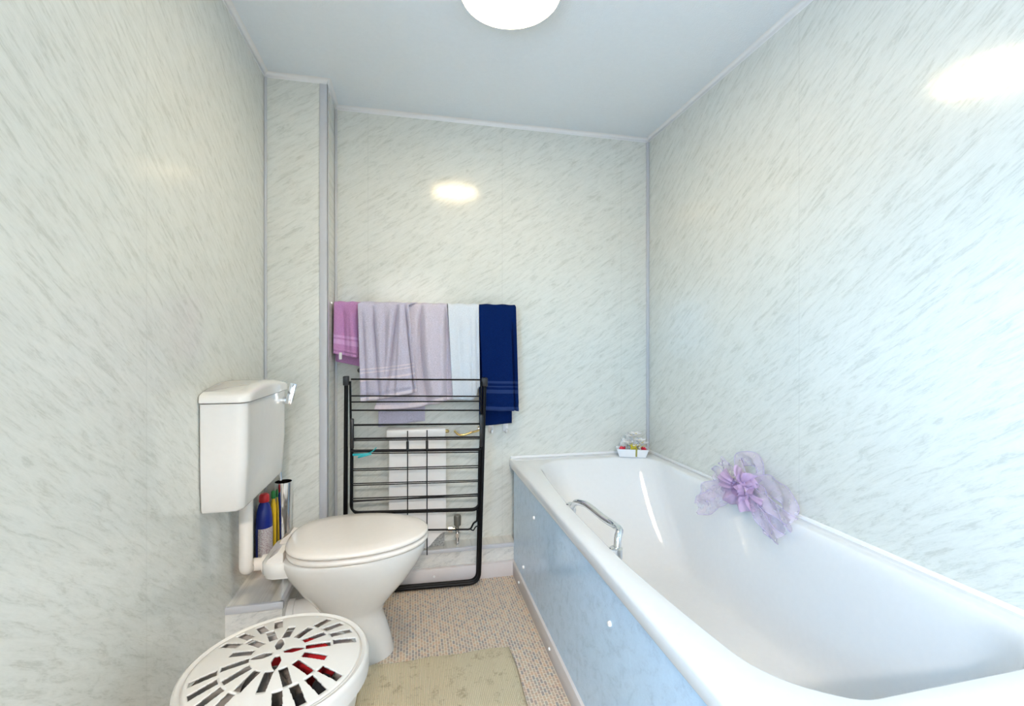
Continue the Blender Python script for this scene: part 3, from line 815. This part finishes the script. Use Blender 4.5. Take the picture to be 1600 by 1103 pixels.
# washing inside
def lump(name, m, c, r, label, seed, hgt=.05):
    rnd = random.Random(seed); p_ = [rnd.uniform(0, 6) for _ in range(6)]
    L = []
    for i in range(15):
        th = PI * (i + .3) / 15
        loop = []
        for j in range(40):
            a = 2 * PI * j / 40
            k = 1 + .16 * math.sin(3 * a + p_[0]) + .09 * math.sin(7 * a + p_[1] + th * 3)
            z = hgt * math.cos(th) * (1 + .3 * math.sin(5 * a + p_[2] + th * 5))
            loop.append((c[0] + r[0] * math.sin(th) * math.cos(a) * k, c[1] + r[1] * math.sin(th) * math.sin(a) * k, c[2] + z))
        L.append(loop)
    o = MB().loft(L).build(name, m, origin='base', angle=80)
    return tag(o, label, 'clothing', 'washing inside the laundry bin')
lump('garment', M['cloth_taupe'], (BC[0] - .018, BC[1] + .002, .385), (.060, .044), 'mottled taupe garment seen through the middle slots of the bin lid', 3, .045)
lump('garment', M['cloth_red'], (BC[0] + .034, BC[1] + .080, .392), (.066, .026), 'red garment seen through the far slots of the bin lid', 5, .040)
def roll(name, m, a0, a1, rad, z, r, label, seed):
    rnd = random.Random(seed); pts = []; rs = []
    for k in range(25):
        a = math.radians(a0 + (a1 - a0) * k / 24)
        pts.append((BC[0] + (rad + .003 * math.sin(k * 1.1)) * math.cos(a), BC[1] + (rad + .003 * math.sin(k * 1.1)) * math.sin(a), z + .004 * math.sin(k * .9 + seed)))
        rs.append(r * (1 + .12 * math.sin(k * 1.7 + seed)) * (1 if 1 < k < 23 else .55))
    tag(MB().tube(pts, rs, 14).build(name, m, origin='base'), label, 'clothing', 'washing inside the laundry bin')
roll('garment', M['cloth_dark'], -125, -8, .098, .408, .021, 'black garment seen through the near slots of the bin lid', 8)
roll('garment', M['cloth_red'], -115, 5, .136, .427, .009, 'second red garment tucked along the near rim of the laundry bin', 9)

# ------------------------------------------------------------------ bath mat
mx0, mx1, my0, my1 = -.168, .345, .62, 1.612
b = MB()
def rug(u, v):
    x = mx0 + (mx1 - mx0) * u; y = my0 + (my1 - my0) * v
    ed = min(u, 1 - u, v * 1.6, (1 - v) * 1.6)
    return (x + .003 * math.sin(v * 23), y + .003 * math.sin(u * 17), .003 + .008 * smooth01(ed / .02) + .0008 * math.sin(u * 40) * math.sin(v * 50))
o = b.grid(rug, 60, 90).build('bath_mat', M['rug'], origin='base', solid=.003, soff=-1, angle=80)
tag(o, 'worn beige-green woven bath mat on the mosaic floor beside the laundry bin', 'bath mat')

# ------------------------------------------------------------------ gift tray in the far corner of the bath
tx, ty = 1.092, 2.132; ta = math.radians(-22)
t = thing('gift_tray', (tx, ty, RZ), 'small white tray of wrapped artificial flowers on the far bathtub corner', 'gift tray')
MT = Matrix.Translation((tx, ty, RZ + .0005)) @ Matrix.Rotation(ta, 4, 'Z')
def tr_(p): return tuple(MT @ Vector(p))
def quad_ring(hx_, hy_, z): return [tr_(p) for p in rrect(-hx_, hx_, -hy_, hy_, .004, z, 3)]
MB().loft([quad_ring(.066, .028, 0), quad_ring(.066, .028, .002), quad_ring(.079, .038, .040), quad_ring(.076, .035, .040), quad_ring(.064, .026, .006)]).build('tray', M['tray'], t, angle=40)
def petal(c, dirv, ln, wd, cup, twist=0.0, nu=6, nv=8):
    c = Vector(c); d_ = Vector(dirv).normalized(); s_ = d_.cross(Vector((0, 0, 1)))
    if s_.length < .1: s_ = Vector((1, 0, 0))
    s_.normalize(); up = s_.cross(d_)
    s_ = s_ * math.cos(twist) + up * math.sin(twist); up = s_.cross(d_)
    def fn(u, v):
        w = wd * math.sin(min(1, v * .92 + .08) * PI) ** .7
        return tuple(c + d_ * ln * v + s_ * (u - .5) * 2 * w + up * (cup * (v * v) + .25 * wd * ((u - .5) * 2) ** 2))
    return fn, nu, nv
rnd = random.Random(11)
fm = MB()
for k in range(13):
    a = rnd.uniform(0, 2 * PI); el = rnd.uniform(.5, 1.3)
    fn, nu, nv = petal(tr_((rnd.uniform(-.035, .04), rnd.uniform(-.015, .015), .030)), (math.cos(a) * math.cos(el), math.sin(a) * math.cos(el), math.sin(el)), rnd.uniform(.060, .092), rnd.uniform(.018, .028), rnd.uniform(-.02, .02), rnd.uniform(-.8, .8))
    fm.grid(fn, nu, nv)
fm.build('clear_wrap', M['film'], t, fix=False)
for k, (x, y, z) in enumerate(((-.022, -.012, .060), (.010, -.018, .048), (.036, -.010, .072), (-.004, .004, .092), (.050, 0, .055), (.018, .006, .100))):
    f_ = MB()
    for q in range(6):
        a = 2 * PI * q / 6 + k
        fn, nu, nv = petal(tr_((x, y, z)), (math.cos(a), math.sin(a) * .9, .75), .036, .013, -.008)
        f_.grid(fn, nu, nv)
    fo = f_.build('white_flower', M['petal'], t, solid=.0006, fix=False)
    st = MB()
    for q in range(6):
        a = 2 * PI * q / 6; st.tube([tr_((x, y, z)), tr_((x + .006 * math.cos(a), y + .006 * math.sin(a), z + .013))], [.0012, .0024], 6)
    st.build('stamens', M['stamen'], fo)
for (x, y) in ((-.052, -.026), (-.040, -.02), (.058, -.022), (.05, -.012), (-.06, -.01)):
    fn, nu, nv = petal(tr_((x, y, .028)), (rnd.uniform(-.4, .4), -.2, 1), .024, .012, .004, .3)
    MB().grid(fn, nu, nv).build('red_petal', M['petal_red'], t, solid=.0006, fix=False)
sm = MB()
for k in range(9):
    x = rnd.uniform(-.06, .055); z = rnd.uniform(.05, .085)
    sm.tube(spline([tr_((x * .3, 0, .02)), tr_((x * .8, -.012, z * .8)), tr_((x * 1.15, -.020, z))], 5), .0011, 6)
for k in range(12):
    sm.tube([tr_((rnd.uniform(-.012, .022), -.030, .038)), tr_((rnd.uniform(-.016, .024), -.038, rnd.uniform(.045, .075)))], [.001, .0026], 6)
sm.build('stems', M['stamen'], t)
rb = MB().box(-.004, .004, -.040, -.0385, .003, .041)
rb.v = [tr_((p[0] + .018, p[1] - (.0 if p[2] > .02 else -.0105), p[2])) for p in rb.v]
rb.build('ribbon', M['stem'], t, smooth=False)

# ------------------------------------------------------------------ lilac organza bow on the bath's right rim
def ribbon(mb, pts, wid, normal=(-1, 0, 0), wob=.006, seed=0, edge=True, wdir=None, n=10):
    """a sheer ribbon along a curve, wid = widths at each point, with a stitched wavy edge"""
    rnd = random.Random(seed); ph_ = [rnd.uniform(0, 6) for _ in range(4)]
    C = spline(pts, n); m_ = len(C); Wd = []
    for i in range(m_):
        q = i / (m_ - 1) * (len(wid) - 1); k = min(int(q), len(wid) - 2); Wd.append(wid[k] + (wid[k + 1] - wid[k]) * (q - k))
    N = Vector(normal)
    A = []; Bv = []; rows = []
    for i in range(m_):
        d_ = (C[min(i + 1, m_ - 1)] - C[max(i - 1, 0)]).normalized()
        s_ = N.cross(d_)
        if wdir: s_ = Vector(wdir) - d_ * Vector(wdir).dot(d_)
        s_.normalize()
        tt = i / (m_ - 1); row = []
        for j in range(7):
            u = (j / 6 - .5) * 2
            off = wob * tt * (math.sin(tt * 11 + u * 2.6 + ph_[0]) + .5 * math.sin(tt * 23 + u * 4 + ph_[1]))
            ww = Wd[i] * (1 + .22 * tt * math.sin(tt * 15 + (ph_[2] if u > 0 else ph_[3])))
            row.append(tuple(C[i] + s_ * ww * .5 * u + N * off))
        rows.append(row)
    vs_ = [p for r in rows for p in r]
    mb.add(vs_, [(i * 7 + j, i * 7 + j + 1, (i + 1) * 7 + j + 1, (i + 1) * 7 + j) for i in range(m_ - 1) for j in range(6)], 0)
    if edge:
        mb.tube([r[0] for r in rows], .0011, 5, mi=1); mb.tube([r[6] for r in rows], .0011, 5, mi=1)
px_, py_, pz_ = 1.160, 1.402, .580
t = thing('organza_bow', (px_, py_, RZ), 'lilac organza bow lying on the bathtub rim against the right wall', 'bow')
def R3(dy, dz, dx=0.): return (px_ + dx, py_ + dy, pz_ + dz)
rib = [
 ([R3(.0, .01), R3(.045, .055, .01), R3(.075, .085, .03), R3(.02, .095, .04), R3(-.03, .06, .03), R3(-.01, .01)], [.03, .05, .05, .05, .04, .025], 1),
 ([R3(.01, .0), R3(.07, .030, 0), R3(.12, .038, .01), R3(.165, .062, .02)], [.03, .055, .05, .03], 2),
 ([R3(.01, -.01), R3(.09, -.005, -.01), R3(.14, .010, -.01), R3(.185, .0, 0)], [.04, .06, .06, .05], 3),
 ([R3(.03, -.02, -.01), R3(.09, -.045, -.03), R3(.14, -.085, -.05), R3(.185, -.130, -.07)], [.05, .07, .085, .05], 4),
 ([R3(.05, -.01, -.01), R3(.12, -.03, -.03), R3(.165, -.065, -.045), R3(.175, -.10, -.06)], [.04, .06, .07, .05], 5),
 ([R3(-.01, .01), R3(-.07, .035, .02), R3(-.14, .02, .02), R3(-.20, -.03, .0)], [.04, .06, .07, .06], 6),
 ([R3(-.01, 0), R3(-.06, .0, -.02), R3(-.12, -.025, -.02), R3(-.19, -.07, -.02)], [.04, .05, .06, .05], 7),
 ([R3(-.01, .01), R3(-.06, .015, -.01), R3(-.13, -.005, -.03), R3(-.22, -.045, -.02)], [.03, .045, .05, .05], 9),
 ([R3(.0, -.01), R3(-.05, -.02, -.03), R3(-.11, -.05, -.045), R3(-.20, -.095, -.05)], [.03, .045, .05, .045], 10),
 ([R3(-.02, -.02), R3(-.07, -.035, -.03), R3(-.12, -.07, -.03), R3(-.16, -.10, -.04)], [.04, .05, .05, .03], 8),
]
for pts, wd, sd in rib:
    mb = MB(); ribbon(mb, pts, wd, seed=sd, wob=.009)
    mb.build('ribbon_tail' if sd not in (1,) else 'ribbon_loop', [M['organza'], M['organza_edge']], t, fix=False)
ro = MB()
for k in range(7):                                   # rosette: rolled ribbon, opening outwards
    r0 = .010 + .0065 * k; ph0 = k * 1.9
    def fn(u, v, r0=r0, ph0=ph0):
        a = ph0 + u * PI * 1.25
        rr = r0 * (1 + .25 * v) + .004 * math.sin(u * 9 + ph0)
        return (px_ - .048 + .005 * k + .022 * v * (1 - k * .05) - .004, py_ + rr * 1.15 * math.cos(a), pz_ + rr * math.sin(a))
    ro.grid(fn, 22, 4)
ro.build('rosette', M['organza_dense'], t, fix=False)
for k in range(9):                                   # ruffles gathered round the rosette
    rnd = random.Random(k); a = 2 * PI * k / 9 + rnd.uniform(-.35, .35); ln = rnd.uniform(.038, .092); ph0 = rnd.uniform(0, 6)
    def fn(u, v, a=a, ln=ln, ph0=ph0):
        rr = .010 + ln * v
        th = a + (u - .5) * 1.25 * (1 - .25 * v)
        y = rr * 1.25 * math.cos(th); z = rr * .75 * math.sin(th)
        f = .004 * v * math.sin(u * 19 + ph0) + .012 * v * math.sin(u * 7 + ph0 * 2)
        th += .5 * v * math.sin(ph0)
        return (px_ - .012 - .020 * math.sin(v * 2.4) + f, py_ + y + .4 * f, pz_ + z + .3 * f)
    MB().grid(fn, 30, 8).build('ruffle', M['organza_dense'], t, fix=False)

for o in bpy.data.objects:
    if '_o' in o: del o['_o']
